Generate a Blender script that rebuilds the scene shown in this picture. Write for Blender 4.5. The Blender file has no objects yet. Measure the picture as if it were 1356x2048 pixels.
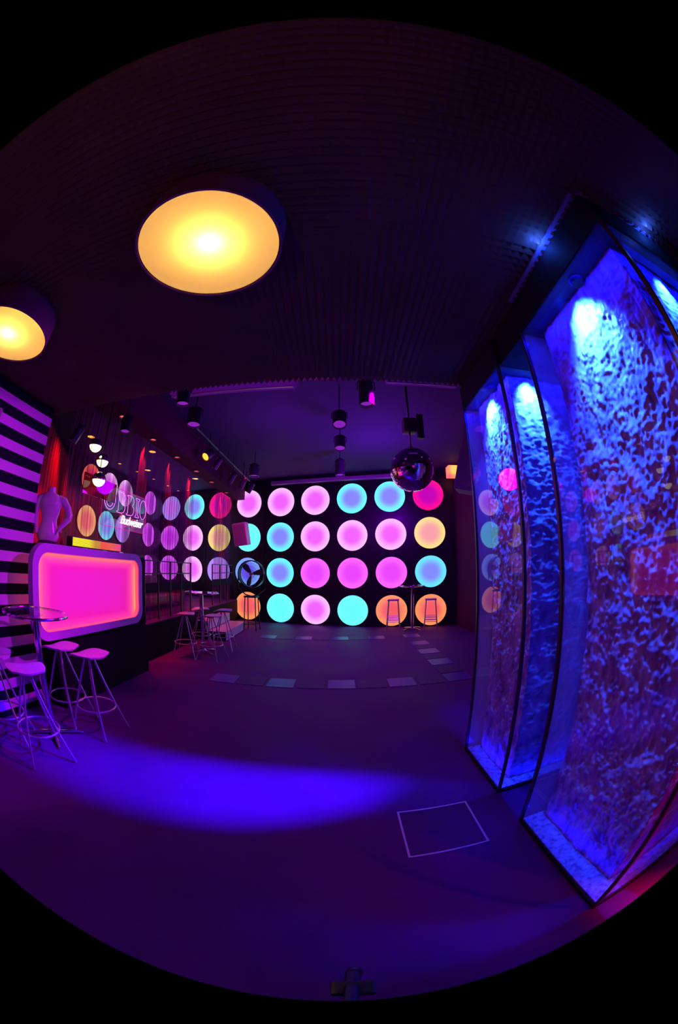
import bpy, bmesh, math, random
import numpy as np
from mathutils import Vector, Matrix, noise
random.seed(7)
C = bpy.context.scene.collection
sc = bpy.context.scene
PI = math.pi
U = 1.6                      # the camera stands 1.6 m above the floor; all builders below work in this unit
def W(x, y, z): return Vector((x * U, y * U, z * U))

# ------------------------------------------------------------------ camera (12 mm full-frame fisheye lens)
cam_d = bpy.data.cameras.new('fisheye_camera')
cam = bpy.data.objects.new('fisheye_camera', cam_d); C.objects.link(cam); sc.camera = cam
cam_d.type = 'PANO'
for holder in (cam_d, getattr(cam_d, 'cycles', None)):
    try:
        holder.panorama_type = 'FISHEYE_EQUISOLID'
        holder.fisheye_lens = 697.515 * 36 / 2048
        holder.fisheye_fov = math.radians(179.3)
    except Exception:
        pass
cam_d.sensor_fit = 'VERTICAL'
cam_d.sensor_height = 36.0
cam_d.sensor_width = 36.0 * 1356 / 2048
cam_d.shift_x = 7.82 / 2048
cam_d.shift_y = -5.36 / 2048
cam_d.clip_start = 0.01
YAW, PITCH, ROLL = -0.0034, 0.1670, -0.0049
cy_, sy_, cp_, sp_, cr_, sr_ = math.cos(YAW), math.sin(YAW), math.cos(PITCH), math.sin(PITCH), math.cos(ROLL), math.sin(ROLL)
fwd = Vector((sy_ * cp_, cy_ * cp_, sp_)); rt0 = Vector((cy_, -sy_, 0)); up0 = rt0.cross(fwd)
rt = rt0 * cr_ + up0 * sr_; up = -rt0 * sr_ + up0 * cr_
cam.matrix_world = Matrix(((rt.x, up.x, -fwd.x, 0), (rt.y, up.y, -fwd.y, 0), (rt.z, up.z, -fwd.z, U), (0, 0, 0, 1)))

# ------------------------------------------------------------------ world, exposure
w = bpy.data.worlds.new('World'); sc.world = w; w.use_nodes = True
w.node_tree.nodes['Background'].inputs[0].default_value = (0.02, 0.0, 0.05, 1)
w.node_tree.nodes['Background'].inputs[1].default_value = 0.1
vs = sc.view_settings
vs.view_transform = 'Standard'; vs.look = 'None'; vs.exposure = 0.0; vs.gamma = 1.0; vs.use_curve_mapping = False
sc.cycles.max_bounces = 7; sc.cycles.transparent_max_bounces = 24; sc.cycles.caustics_reflective = False
sc.cycles.caustics_refractive = False; sc.cycles.sample_clamp_indirect = 3.0; sc.cycles.use_denoising = True

# ------------------------------------------------------------------ lights of the room, with added fills
def lamp(kind, loc, col, power, aim=None, size=0.05, angle=60, blend=0.4, scale=None, name='light'):
    d = bpy.data.lights.new(name, kind); d.color = col; d.energy = power
    if kind == 'AREA': d.size = size
    else: d.shadow_soft_size = size
    if kind == 'SPOT': d.spot_size = math.radians(angle); d.spot_blend = blend
    o = bpy.data.objects.new(name, d); C.objects.link(o); o.location = W(*loc)
    if aim is not None:
        o.rotation_euler = (W(*aim) - W(*loc)).to_track_quat('-Z', 'Y').to_euler()
    if scale: o.scale = scale
    return o
PURPLE = (0.42, 0.02, 1.0); MAGENTA = (1.0, 0.02, 0.45); BLUE = (0.06, 0.10, 1.0); RED = (1.0, 0.02, 0.03); WARM = (1.0, 0.56, 0.16)
# violet wash: a spot on the striped wall, plus added point fills without fixtures
lamp('SPOT', (0.25, 1.85, 1.97), (0.66, 0.0, 1.0), 830, (-1.85, 1.05, 1.0), 0.08, 68, 0.9, name='wash_light')
lamp('POINT', (-0.6, 3.4, 1.9), (0.42, 0.0, 1.0), 28, None, 0.2, name='wash_light')
lamp('POINT', (0.1, -1.2, 1.6), (0.75, 0.0, 0.8), 2, None, 0.3, name='wash_light')
lamp('POINT', (0.5, 4.1, 1.9), (0.28, 0.0, 1.0), 95, None, 0.2, name='wash_light')
# warm fill added out of view, aimed up to show the foam relief
lamp('SPOT', (-.5, -1.1, 0.6), (1.0, .42, .12), 16, (-.45, .35, 1.945), 0.04, 70, 1.0, name='foam_fill_light')
# narrow blue beam across the floor
lamp('SPOT', (0.60, 1.36, 1.70), (0.05, 0.0, 1.0), 2300, (-0.62, 1.18, 0), 0.02, 58, 1.0, (0.30, 1.0, 1.0), name='beam_light')
lamp('SPOT', (0.30, 2.6, 2.3), (0.05, 0.02, 1.0), 90, (0.78, 1.95, 0), 0.02, 13, 0.8, name='beam_light')
# water wall lights, inside the head of each case
BL = (0.006, 0.010, 1.0); CY = (0.05, 0.50, 1.0)
for lx, ly, ax, ay, pw in ((0.674, 0.60, 1.12, 0.57, 430), (0.97, 0.286, 0.97, .70, 230), (0.672, 1.37, 1.12, 1.35, 330), (0.82, 1.114, 0.88, 1.52, 300)):
    lamp('SPOT', (lx, ly, 1.757), BL, pw, (ax, ay, 0.75), 0.03, 84, 0.8, name='case_light')
    lamp('SPOT', (lx, ly, 1.757), CY, pw * .24, (ax, ay, 1.05), 0.03, 80, 0.8, name='case_light')
lamp('POINT', (0.620, 0.52, 1.905), (0.02, .10, 1.0), 1.6, None, 0.008, name='gap_light')
lamp('POINT', (0.965, 0.226, 1.905), (0.02, .10, 1.0), 1.2, None, 0.008, name='gap_light')
lamp('SPOT', (-0.7, 3.7, 2.3), (1.0, 0.0, 0.38), 190, (-1.51, 5.28, 1.5), 0.03, 16, 0.5, name='speaker_fill_light')  # spot added to colour the stage speaker magenta
lamp('SPOT', (0.4, 3.8, 2.35), (0.22, 0.12, 1.0), 60, (-1.6, 4.8, 0.15), 0.03, 24, 0.8, name='steps_fill_light')  # spot added to brighten the step risers blue
lamp('SPOT', (-0.35, 2.5, 2.3), (0.75, 0.0, 1.0), 30, (0.87, 2.2, 1.72), 0.03, 34, 0.5, name='speaker_fill_light')  # spot added to colour the right speaker violet
# area fills added at head and foot of each case for even blue
for (px_, py_, wx, wy, e) in ((.697, .57, .04, .48, 7), (1.0, .303, .62, .03, 3), (.692, 1.32, .045, .38, 9), (1.0, 1.13, .62, .04, 7)):
    for zz, k, flip in ((1.772, 1.0, 0), (.022, .22, PI)):
        o = lamp('AREA', (px_, py_, zz), (0.002, 0.004, 1.0), e * k, None, 1, name='case_fill_light')
        o.data.shape = 'RECTANGLE'; o.data.size = wx * U; o.data.size_y = wy * U; o.rotation_euler = (flip, 0, 0)
# red light behind the near case and on the stage
lamp('SPOT', (1.75, -0.35, 1.2), (1.0, 0.0, 0.10), 800, (1.30, 0.12, 0), 0.05, 44, 0.5, name='red_light')
lamp('SPOT', (1.5, -0.6, 1.7), (1.0, 0.0, 0.35), 60, (1.05, 0.33, 0.75), 0.05, 48, 0.8, name='red_light')
for yy in (2.35, 2.96, 3.57, 4.19, 4.80, 5.55):
    lamp('SPOT', (-1.95, yy, 2.22), RED, 140, (-2.0, yy + 0.02, 1.2), 0.02, 40, 0.6, name='curtain_light')
for p, a in (((-2.3, 2.3, 2.2), (-2.3, 1.9, 0.8)), ((-2.7, 3.0, 2.2), (-2.75, 2.7, 1.0))):
    lamp('SPOT', p, (1.0, 0.01, 0.03), 130, a, 0.03, 80, 0.8, name='curtain_light')
lamp('SPOT', (-1.78, 1.72, 1.75), (1.0, 0.0, 0.02), 70, (-2.2, 2.05, 1.0), 0.03, 75, 0.8, name='curtain_light')
lamp('SPOT', (-1.72, 3.2, 2.25), (1.0, 0.0, 0.05), 70, (-1.55, 3.0, 0), 0.03, 38, 0.9, name='red_light')
lamp('SPOT', (-1.4, 5.0, 2.4), (1.0, 0.0, 0.12), 60, (-1.35, 4.9, 0), 0.05, 50, 1.0, name='red_light')
lamp('POINT', (1.5, 3.6, 2.1), (1.0, 0.0, 0.25), 3.0, None, 0.1, name='red_light')
lamp('POINT', (-3.0, 4.6, 2.0), (0.55, 0.0, 1.0), 5, None, 0.2, name='stage_light')

# ------------------------------------------------------------------ materials
def mat(name, col, rough=0.5, metal=0.0, emit=None, es=1.0, spec=0.5):
    m = bpy.data.materials.new(name); m.use_nodes = True
    b = m.node_tree.nodes['Principled BSDF']
    b.inputs['Base Color'].default_value = (*col, 1); b.inputs['Roughness'].default_value = rough
    b.inputs['Metallic'].default_value = metal; b.inputs['Specular IOR Level'].default_value = spec
    if emit:
        b.inputs['Emission Color'].default_value = (*emit, 1); b.inputs['Emission Strength'].default_value = es
    return m
def nodes(m): return m.node_tree.nodes, m.node_tree.links
def noisy(m, scale, c1, c2, r1=None, r2=None, bump=0.0, detail=6, stretch=(1, 1, 1), bdist=0.02):
    n, l = nodes(m); b = n['Principled BSDF']
    tc = n.new('ShaderNodeTexCoord'); mp = n.new('ShaderNodeMapping'); mp.inputs['Scale'].default_value = stretch
    t = n.new('ShaderNodeTexNoise'); t.inputs['Scale'].default_value = scale; t.inputs['Detail'].default_value = detail
    l.new(tc.outputs['Object'], mp.inputs[0]); l.new(mp.outputs[0], t.inputs['Vector'])
    r = n.new('ShaderNodeValToRGB'); r.color_ramp.elements[0].position = 0.3; r.color_ramp.elements[1].position = 0.7
    r.color_ramp.elements[0].color = (*c1, 1); r.color_ramp.elements[1].color = (*c2, 1)
    l.new(t.outputs[0], r.inputs[0]); l.new(r.outputs[0], b.inputs['Base Color'])
    if r1 is not None:
        mr = n.new('ShaderNodeMapRange'); mr.inputs[1].default_value = 0.3; mr.inputs[2].default_value = 0.7
        mr.inputs[3].default_value = r1; mr.inputs[4].default_value = r2
        l.new(t.outputs[0], mr.inputs[0]); l.new(mr.outputs[0], b.inputs['Roughness'])
    if bump:
        bp = n.new('ShaderNodeBump'); bp.inputs['Strength'].default_value = bump; bp.inputs['Distance'].default_value = bdist
        l.new(t.outputs[0], bp.inputs['Height']); l.new(bp.outputs[0], b.inputs['Normal'])
    return m
M = {}
M['floor'] = noisy(mat('violet_tinted_concrete', (.2, .2, .2), .6, spec=.10), 1.6, (.115, .010, .17), (.175, .016, .24), .5, .7, .05)  # grey floor, violet room light put into its base colour
M['floor_line'] = mat('steel_edging', (.75, .75, .75), .45, 0.3)
M['hatch'] = noisy(mat('hatch_concrete', (.22, .2, .2), .6, spec=.2), 6, (.10, .012, .14), (.15, .018, .2), .6, .75)
M['foam'] = noisy(mat('acoustic_foam', (.05, .05, .05), .95, spec=.1), 3, (.13, .07, .06), (.19, .11, .08))
M['black'] = noisy(mat('black_paint', (.02, .02, .025), .55), 4, (.018, .018, .022), (.03, .03, .035), .45, .65)
M['board_black'] = mat('matt_blue_black_board', (.006, .006, .02), .8, spec=.12)
M['far_ceiling'] = mat('dark_ceiling_paint', (.05, .012, .11), .8)
M['wall_panel'] = noisy(mat('black_lacquer_panel', (.02, .02, .025), .35), 5, (.014, .013, .018), (.026, .024, .03), .28, .4)
M['side_wall'] = mat('dark_side_wall', (.10, .008, .06), .8, spec=.1)
M['black_plastic'] = mat('black_plastic', (.02, .02, .022), .38)
M['chrome'] = mat('chrome', (.82, .82, .85), .12, 1.0)
M['steel'] = mat('brushed_steel_tube', (.85, .82, .88), .38, .85)
M['dark_steel'] = mat('dark_steel', (.16, .16, .18), .35, 0.9)
M['white'] = mat('violet_tinted_white_laminate', (.80, .38, .85), .5)  # white laminate tinted lilac to carry the violet wash
M['white_frame'] = mat('violet_tinted_gloss_frame', (.75, .30, .85), .4)  # white frame, the violet light on it put into the colour
M['seat'] = mat('pink_white_seat_shell', (.88, .42, .84), .3)
M['stage_black'] = mat('matt_black_stage', (.012, .012, .014), .8, spec=.2)
M['grey'] = mat('mid_grey_speaker_paint', (.42, .40, .42), .5)
M['velvet'] = noisy(mat('red_velvet', (.4, .02, .03), .8), 3, (.30, .03, .04), (.42, .05, .06), stretch=(8, 8, .4))
M['leather'] = mat('red_buttoned_leather', (.35, .05, .06), .35)
M['fibreglass'] = mat('white_glazed_fibreglass', (.75, .72, .76), .18)
M['tile_bright'] = mat('pale_glass_tile', (.15, .012, .40), .36, spec=.22)
M['tile_dim'] = mat('grey_glass_tile', (.12, .010, .19), .55, spec=.12)
M['step_white'] = mat('white_step_riser', (.65, .65, .68), .4)
M['step_top'] = mat('white_step_tread', (.6, .55, .58), .35)
M['rock'] = noisy(mat('wet_stone', (.6, .6, .6), .3), 30, (.16, .10, .30), (.6, .45, .8), .2, .5, .6)
M['case_black'] = mat('case_black_metal', (.015, .015, .02), .75, spec=.15)
M['cable'] = mat('cable', (.03, .03, .03), .5)
M['mirror'] = mat('mirror_tile', (.9, .9, .92), .04, 1.0)
M['lampshade'] = mat('violet_tinted_drum_black', (.22, .06, .16), .5)  # black drum, purple light on it put into the base colour
M['lampinside'] = mat('lamp_drum_white_inside', (.9, .88, .82), .6)
M['screen_case'] = mat('screen_case_white', (.62, .60, .62), .45)

def emis(name, edge, centre, axis_r=1.0, strength=1.0, mode='disc'):
    """back-lit diffuser: its own LED ring makes the rim brighter than the middle"""
    m = bpy.data.materials.new(name); m.use_nodes = True; n, l = nodes(m)
    b = n['Principled BSDF']; b.inputs['Base Color'].default_value = (.25, .25, .25, 1); b.inputs['Roughness'].default_value = .35
    tc = n.new('ShaderNodeTexCoord'); mp = n.new('ShaderNodeMapping'); mp.inputs['Scale'].default_value = (1 / axis_r,) * 3
    l.new(tc.outputs['Object'], mp.inputs[0])
    g = n.new('ShaderNodeTexGradient'); g.gradient_type = 'SPHERICAL'; l.new(mp.outputs[0], g.inputs[0])
    r = n.new('ShaderNodeValToRGB'); r.color_ramp.interpolation = 'EASE'
    r.color_ramp.elements[0].position = 0.02; r.color_ramp.elements[1].position = 0.62
    r.color_ramp.elements[0].color = (*edge, 1); r.color_ramp.elements[1].color = (*centre, 1)
    l.new(g.outputs[1], r.inputs[0]); l.new(r.outputs[0], b.inputs['Emission Color']); b.inputs['Emission Strength'].default_value = strength
    return m
def lin(r, g, b): return tuple(((c / 255) / 12.92 if c <= 10 else (((c / 255) + .055) / 1.055) ** 2.4) for c in (r, g, b))
DISC = {
 'pink': ((255, 190, 255), (240, 100, 250)), 'rose': ((255, 105, 255), (232, 70, 248)), 'cyan': ((100, 255, 255), (128, 135, 252)),
 'aqua': ((110, 255, 255), (98, 255, 255)), 'sky': ((100, 235, 255), (125, 140, 252)), 'orange': ((255, 150, 85), (245, 92, 95)),
 'magenta': ((255, 10, 130), (192, 0, 165)), 'yellow': ((252, 225, 120), (246, 162, 150)), 'blue': ((120, 170, 255), (95, 85, 250)),
 'lilac': ((170, 140, 255), (205, 110, 255)), 'purple': ((225, 90, 255), (205, 45, 240)), 'red': ((255, 100, 60), (215, 20, 70)), 'salmon': ((255, 190, 110), (245, 110, 100)),
}
for k, (e, c) in list(DISC.items()):
    M['disc_' + k] = emis('glowing_%s_diffuser' % k, lin(*e), lin(*c), 0.257 * U, 1.0)
M['disc_pane'] = None

def glass(name, tint=(1, 1, 1), haze=0.02, hazecol=(.6, .65, .9), ior=1.5, streak=False):
    m = bpy.data.materials.new(name); m.use_nodes = True; n, l = nodes(m); n.remove(n['Principled BSDF'])
    tr = n.new('ShaderNodeBsdfTransparent'); tr.inputs[0].default_value = (*tint, 1)
    gl = n.new('ShaderNodeBsdfGlossy'); gl.inputs['Roughness'].default_value = 0.0; gl.inputs[0].default_value = (1, 1, 1, 1)
    fr = n.new('ShaderNodeFresnel'); ge = n.new('ShaderNodeNewGeometry'); mr = n.new('ShaderNodeMapRange')
    mr.inputs[3].default_value = ior; mr.inputs[4].default_value = 1 / ior      # same reflectance from either side of the thin sheet
    l.new(ge.outputs['Backfacing'], mr.inputs[0]); l.new(mr.outputs[0], fr.inputs[0])
    mx = n.new('ShaderNodeMixShader'); l.new(fr.outputs[0], mx.inputs[0]); l.new(tr.outputs[0], mx.inputs[1]); l.new(gl.outputs[0], mx.inputs[2])
    df = n.new('ShaderNodeBsdfDiffuse'); df.inputs[0].default_value = (*hazecol, 1)
    tl = n.new('ShaderNodeBsdfTranslucent'); tl.inputs[0].default_value = (*hazecol, 1)
    ad = n.new('ShaderNodeMixShader'); ad.inputs[0].default_value = .5; l.new(df.outputs[0], ad.inputs[1]); l.new(tl.outputs[0], ad.inputs[2])
    m2 = n.new('ShaderNodeMixShader'); m2.inputs[0].default_value = haze
    l.new(mx.outputs[0], m2.inputs[1]); l.new(ad.outputs[0], m2.inputs[2])
    l.new(m2.outputs[0], n['Material Output'].inputs[0])
    return m
M['glass'] = glass('clear_case_glass', haze=0.015)
M['wet_glass'] = glass('misted_case_glass', haze=0.22, hazecol=(.7, .72, .85))
M['table_glass'] = glass('clear_table_glass', tint=(.92, .92, .95), haze=0.02)
M['acrylic'] = glass('clear_sign_acrylic', haze=0.03)
M['smoked'] = glass('smoked_red_acrylic', tint=(.45, .10, .16), haze=0.08, hazecol=(.8, .2, .3))

def translucent(name, col):
    m = bpy.data.materials.new(name); m.use_nodes = True; n, l = nodes(m); n.remove(n['Principled BSDF'])
    t = n.new('ShaderNodeBsdfTranslucent'); t.inputs[0].default_value = (*col, 1)
    d = n.new('ShaderNodeBsdfDiffuse'); d.inputs[0].default_value = (*col, 1)
    mx = n.new('ShaderNodeMixShader'); mx.inputs[0].default_value = .35; l.new(t.outputs[0], mx.inputs[1]); l.new(d.outputs[0], mx.inputs[2])
    l.new(mx.outputs[0], n['Material Output'].inputs[0]); return m
M['opal_panel'] = translucent('opal_acrylic_panel', (.85, .35, .9))
M['diffuser'] = translucent('opal_lamp_diffuser', (.85, .80, .66))

def sheer(name, seed):
    m = bpy.data.materials.new(name); m.use_nodes = True; n, l = nodes(m); n.remove(n['Principled BSDF'])
    tc = n.new('ShaderNodeTexCoord'); mp = n.new('ShaderNodeMapping'); mp.inputs['Scale'].default_value = (9, 9, .05); mp.inputs['Location'].default_value = (seed, seed, 0)
    t = n.new('ShaderNodeTexNoise'); t.inputs['Scale'].default_value = 1.7; t.inputs['Detail'].default_value = 5; t.inputs['Roughness'].default_value = .65
    l.new(tc.outputs['Object'], mp.inputs[0]); l.new(mp.outputs[0], t.inputs['Vector'])
    r = n.new('ShaderNodeMapRange'); r.inputs[1].default_value = .40; r.inputs[2].default_value = .68; r.inputs[3].default_value = .10; r.inputs[4].default_value = .85
    l.new(t.outputs[0], r.inputs[0])
    tr = n.new('ShaderNodeBsdfTransparent'); d = n.new('ShaderNodeBsdfDiffuse'); d.inputs[0].default_value = (.30, .08, .24, 1)
    mx = n.new('ShaderNodeMixShader'); l.new(r.outputs[0], mx.inputs[0]); l.new(tr.outputs[0], mx.inputs[1]); l.new(d.outputs[0], mx.inputs[2])
    l.new(mx.outputs[0], n['Material Output'].inputs[0]); return m
M['sheer'] = sheer('string_curtain', 3.1)

# ------------------------------------------------------------------ mesh helpers (unit: U)
def BM(): return bmesh.new()
def box(bm, x0, x1, y0, y1, z0, z1, bev=0.0):
    vs_ = [bm.verts.new((x, y, z)) for x in (x0, x1) for y in (y0, y1) for z in (z0, z1)]
    F = [(0, 1, 3, 2), (4, 6, 7, 5), (0, 4, 5, 1), (2, 3, 7, 6), (0, 2, 6, 4), (1, 5, 7, 3)]
    fs = [bm.faces.new([vs_[i] for i in f]) for f in F]
    if bev:
        es = list({e for f in fs for e in f.edges})
        bmesh.ops.bevel(bm, geom=es, offset=bev, segments=2, profile=.6, affect='EDGES')
    return bm
def frame_from(d):
    d = d.normalized(); a = Vector((0, 0, 1)) if abs(d.z) < .9 else Vector((1, 0, 0))
    u = d.cross(a).normalized(); return u, d.cross(u).normalized()
def tube(bm, pts, r, n=8, closed=False, caps=True):
    pts = [Vector(p) for p in pts]; rings = []; N = len(pts)
    rr = r if isinstance(r, (list, tuple)) else [r] * N
    pu = None
    for i, p in enumerate(pts):
        if closed: d = pts[(i + 1) % N] - pts[i - 1]
        else: d = pts[min(i + 1, N - 1)] - pts[max(i - 1, 0)]
        if d.length < 1e-9: d = Vector((0, 0, 1))
        d.normalize()
        if pu is None: u, v = frame_from(d)
        else:
            u = (pu - d * pu.dot(d))
            u = u.normalized() if u.length > 1e-6 else frame_from(d)[0]
            v = d.cross(u)
        pu = u
        rings.append([bm.verts.new(p + (u * math.cos(2 * PI * k / n) + v * math.sin(2 * PI * k / n)) * rr[i]) for k in range(n)])
    for i in range(N if closed else N - 1):
        a, b = rings[i], rings[(i + 1) % N]
        for k in range(n): bm.faces.new((a[k], a[(k + 1) % n], b[(k + 1) % n], b[k]))
    if caps and not closed:
        bm.faces.new(rings[0][::-1]); bm.faces.new(rings[-1])
    return bm
def lathe(bm, prof, n=32, c=(0, 0, 0), axis='z', close_top=True, close_bottom=True):
    rings = []
    for r, h in prof:
        ring = []
        for k in range(n):
            a = 2 * PI * k / n; x, y = r * math.cos(a), r * math.sin(a)
            p = (x, y, h) if axis == 'z' else ((h, x, y) if axis == 'x' else (x, h, y))
            ring.append(bm.verts.new((p[0] + c[0], p[1] + c[1], p[2] + c[2])))
        rings.append(ring)
    for a, b in zip(rings, rings[1:]):
        for k in range(n): bm.faces.new((a[k], a[(k + 1) % n], b[(k + 1) % n], b[k]))
    if close_bottom: bm.faces.new(rings[0][::-1])
    if close_top: bm.faces.new(rings[-1])
    return bm
def prism(bm, poly, z0, z1):
    a = [bm.verts.new((x, y, z0)) for x, y in poly]; b = [bm.verts.new((x, y, z1)) for x, y in poly]
    bm.faces.new(a[::-1]); bm.faces.new(b)
    for i in range(len(poly)):
        j = (i + 1) % len(poly); bm.faces.new((a[i], a[j], b[j], b[i]))
    return bm
def obj(name, bm, m, parent=None, smooth=False, loc=None):
    bmesh.ops.recalc_face_normals(bm, faces=bm.faces)
    me = bpy.data.meshes.new(name)
    bmesh.ops.scale(bm, vec=(U, U, U), verts=bm.verts)
    bm.to_mesh(me); bm.free()
    if smooth:
        for p in me.polygons: p.use_smooth = True
        try: me.set_sharp_from_angle(angle=math.radians(38))
        except Exception: pass
    me.materials.append(M[m] if isinstance(m, str) else m)
    o = bpy.data.objects.new(name, me); C.objects.link(o)
    if parent is not None: o.parent = parent
    if loc is not None: o.location = W(*loc)
    return o
def tag(o, label, cat, group=None):
    o['label'] = label; o['category'] = cat
    if group: o['group'] = group
    return o
def thing(name, label, cat, loc, rz=0, group=None):
    o = bpy.data.objects.new(name, None); C.objects.link(o); o.location = W(*loc); o.rotation_euler = (0, 0, rz)
    o.empty_display_size = .1
    return tag(o, label, cat, group)
def struct(name, bm, m, smooth=False):
    o = obj(name, bm, m, smooth=smooth); o['kind'] = 'structure'; return o
def dup(root, loc, rz, label, group=None):
    r = root.copy(); C.objects.link(r); r.location = W(*loc); r.rotation_euler = (0, 0, rz); r['label'] = label
    if group: r['group'] = group
    for ch in list(root.children):
        c = ch.copy(); C.objects.link(c); c.parent = r
        for g in ch.children:
            d = g.copy(); C.objects.link(d); d.parent = c
    return r
def arc(cx, cy, r, a0, a1, n): return [(cx + r * math.cos(a0 + (a1 - a0) * i / n), cy + r * math.sin(a0 + (a1 - a0) * i / n)) for i in range(n + 1)]
def rrect(x0, x1, y0, y1, r, n=8):
    return arc(x1 - r, y1 - r, r, 0, PI / 2, n) + arc(x0 + r, y1 - r, r, PI / 2, PI, n) + arc(x0 + r, y0 + r, r, PI, 1.5 * PI, n) + arc(x1 - r, y0 + r, r, 1.5 * PI, 2 * PI, n)

# ------------------------------------------------------------------ the room
PSI = -0.2257; BY = 5.863                               # the disc wall stands a little askew
cps, sps = math.cos(PSI), math.sin(PSI)
def BWp(u, off=0.0): return (u * cps + off * sps, BY + u * sps - off * cps)   # point at u along the wall, off in front of it
bm = BM(); box(bm, -4.1, 2.3, -2.6, 7.2, -0.06, 0.0); struct('floor', bm, 'floor')
# acoustic foam ceiling, 5 cm pyramids
p_ = 0.03; x0, x1, y0, y1 = -2.6, 2.3, -2.55, 1.56; zc = 1.945; hp = 0.028
nx, ny = int(round((x1 - x0) / p_)), int(round((y1 - y0) / p_))
gx = np.linspace(x0, x1, nx + 1); gy = np.linspace(y0, y1, ny + 1)
GX, GY = np.meshgrid(gx, gy, indexing='ij'); base = np.stack([GX, GY, np.full_like(GX, zc)], -1).reshape(-1, 3)
cxm, cym = np.meshgrid((gx[1:] + gx[:-1]) / 2, (gy[1:] + gy[:-1]) / 2, indexing='ij')
tip = np.stack([cxm, cym, np.full_like(cxm, zc - hp)], -1).reshape(-1, 3)
V = np.concatenate([base, tip]) * U
I, J = np.meshgrid(np.arange(nx), np.arange(ny), indexing='ij'); I = I.ravel(); J = J.ravel(); ny1 = ny + 1
a = I * ny1 + J; b = (I + 1) * ny1 + J; c = (I + 1) * ny1 + J + 1; d = I * ny1 + J + 1; t = len(base) + np.arange(nx * ny)
F = np.concatenate([np.stack(q, 1) for q in ((b, a, t), (c, b, t), (d, c, t), (a, d, t))])
me = bpy.data.meshes.new('ceiling'); me.vertices.add(len(V)); me.vertices.foreach_set('co', V.ravel())
me.loops.add(F.size); me.loops.foreach_set('vertex_index', F.ravel().astype(np.int32))
me.polygons.add(len(F)); me.polygons.foreach_set('loop_start', np.arange(0, F.size, 3, dtype=np.int32)); me.polygons.foreach_set('loop_total', np.full(len(F), 3, dtype=np.int32))
me.update(); me.validate(); me.materials.append(M['foam'])
o = bpy.data.objects.new('ceiling', me); C.objects.link(o); o['kind'] = 'structure'
bm = BM(); box(bm, -4.1, 2.3, -2.6, 1.57, zc + .001, zc + .05); box(bm, -4.1, 2.3, 1.52, 1.565, zc + .001, 2.62); struct('ceiling_step', bm, 'black')
bm = BM(); box(bm, -4.1, 2.3, 1.6, 7.2, 2.6, 2.66); struct('ceiling_rear', bm, 'far_ceiling')
# back wall, askew
def slab(bm, u0, u1, z0, z1, o0, o1):
    prism(bm, [BWp(u0, o0), BWp(u1, o0), BWp(u1, o1), BWp(u0, o1)], z0, z1)
bm = BM(); slab(bm, -4.2, 2.35, 0, 2.62, -0.06, 0.0); struct('wall_back', bm, 'wall_panel')
bm = BM()
for u in np.arange(-4.0 + .06, 2.2, 0.645 * 2):          # thin seams of the wall panels
    slab(bm, u - .004, u + .004, 0.0, 2.5, -.001, .004)
for z in (0.58, 1.22, 1.85): slab(bm, -3.98, 2.0, z - .003, z + .003, -.001, .004)
struct('trim_1', bm, 'black_plastic')
bm = BM(); box(bm, 1.92, 2.0, 1.6, 5.42, 0, 2.62); struct('wall_right', bm, 'side_wall')
bm = BM(); box(bm, 2.2, 2.28, -2.6, 1.62, 0, 2.0); struct('wall_right_near', bm, 'black')
bm = BM(); box(bm, -4.1, 2.3, -2.62, -2.54, 0, 2.0); struct('wall_front', bm, 'black')
bm = BM(); box(bm, -4.02, -3.78, 1.4, 6.9, 0, 2.62); struct('wall_stage', bm, 'wall_panel')
bm = BM(); box(bm, -4.1, -1.93, 1.44, 1.50, 0, 2.0); struct('wall_return', bm, 'black')
# left wall: horizontal black and white boards
bm = BM(); box(bm, -1.97, -1.875, -2.56, 1.478, 0, zc); struct('wall_left', bm, 'board_black')
bm = BM(); z = 0.045
while z < 1.84:
    box(bm, -1.876, -1.868, -2.5, 1.478, z, z + 0.060); z += 0.1253
struct('trim_2', bm, 'white')
# header beam over the stage edge
bm = BM(); box(bm, -1.97, -1.74, 1.62, 6.28, 2.24, 2.6); struct('trim_3', bm, 'side_wall')
bm = BM(); prism(bm, [(-3.8, 1.62), (-1.97, 1.62), (-1.97, 6.3), (-3.8, 6.72)], 2.50, 2.55); struct('ceiling_stage', bm, 'far_ceiling')

# ------------------------------------------------------------------ glowing wall discs
ROWS = ('top', 'second', 'third', 'bottom'); COLS = ('first', 'second', 'third', 'fourth', 'fifth', 'sixth')
GRID = ['pink pink pink cyan cyan magenta', 'aqua cyan pink pink pink yellow', 'blue cyan rose rose rose sky', 'orange aqua pink aqua orange orange']
NAMES = {'sky': 'cyan', 'aqua': 'aqua', 'rose': 'rose pink'}
def disc_lamp(label, m, loc, rz, r=0.257, group='round lights on the back wall'):
    t = thing('wall_disc_light', label, 'wall light', loc, rz, group)
    bm = BM(); lathe(bm, [(r, -.001), (r, .022), (r - .004, .026)], 64, axis='y'); bmesh.ops.scale(bm, vec=(1, -1, 1), verts=bm.verts); obj('diffuser', bm, m, t, True)
    bm = BM(); lathe(bm, [(r + .001, .0), (r + .009, .0), (r + .009, .018), (r + .001, .018), (r + .001, .0)], 64, axis='y', close_top=False, close_bottom=False); bmesh.ops.scale(bm, vec=(1, -1, 1), verts=bm.verts); obj('rim', bm, 'black_plastic', t, True)
    return t
for r_, row in enumerate(GRID):
    for c_, k in enumerate(row.split()):
        x, y = BWp(-1.684 + .645 * c_)
        disc_lamp('%s glowing wall disc, %s row, %s column from the left' % (NAMES.get(k, k), ROWS[r_], COLS[c_]), 'disc_' + k, (x, y, 2.164 - .63 * r_), PSI)
AN = {-1: 'magenta yellow lilac', -2: 'cyan pink pink', -3: 'lilac purple purple'}
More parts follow.
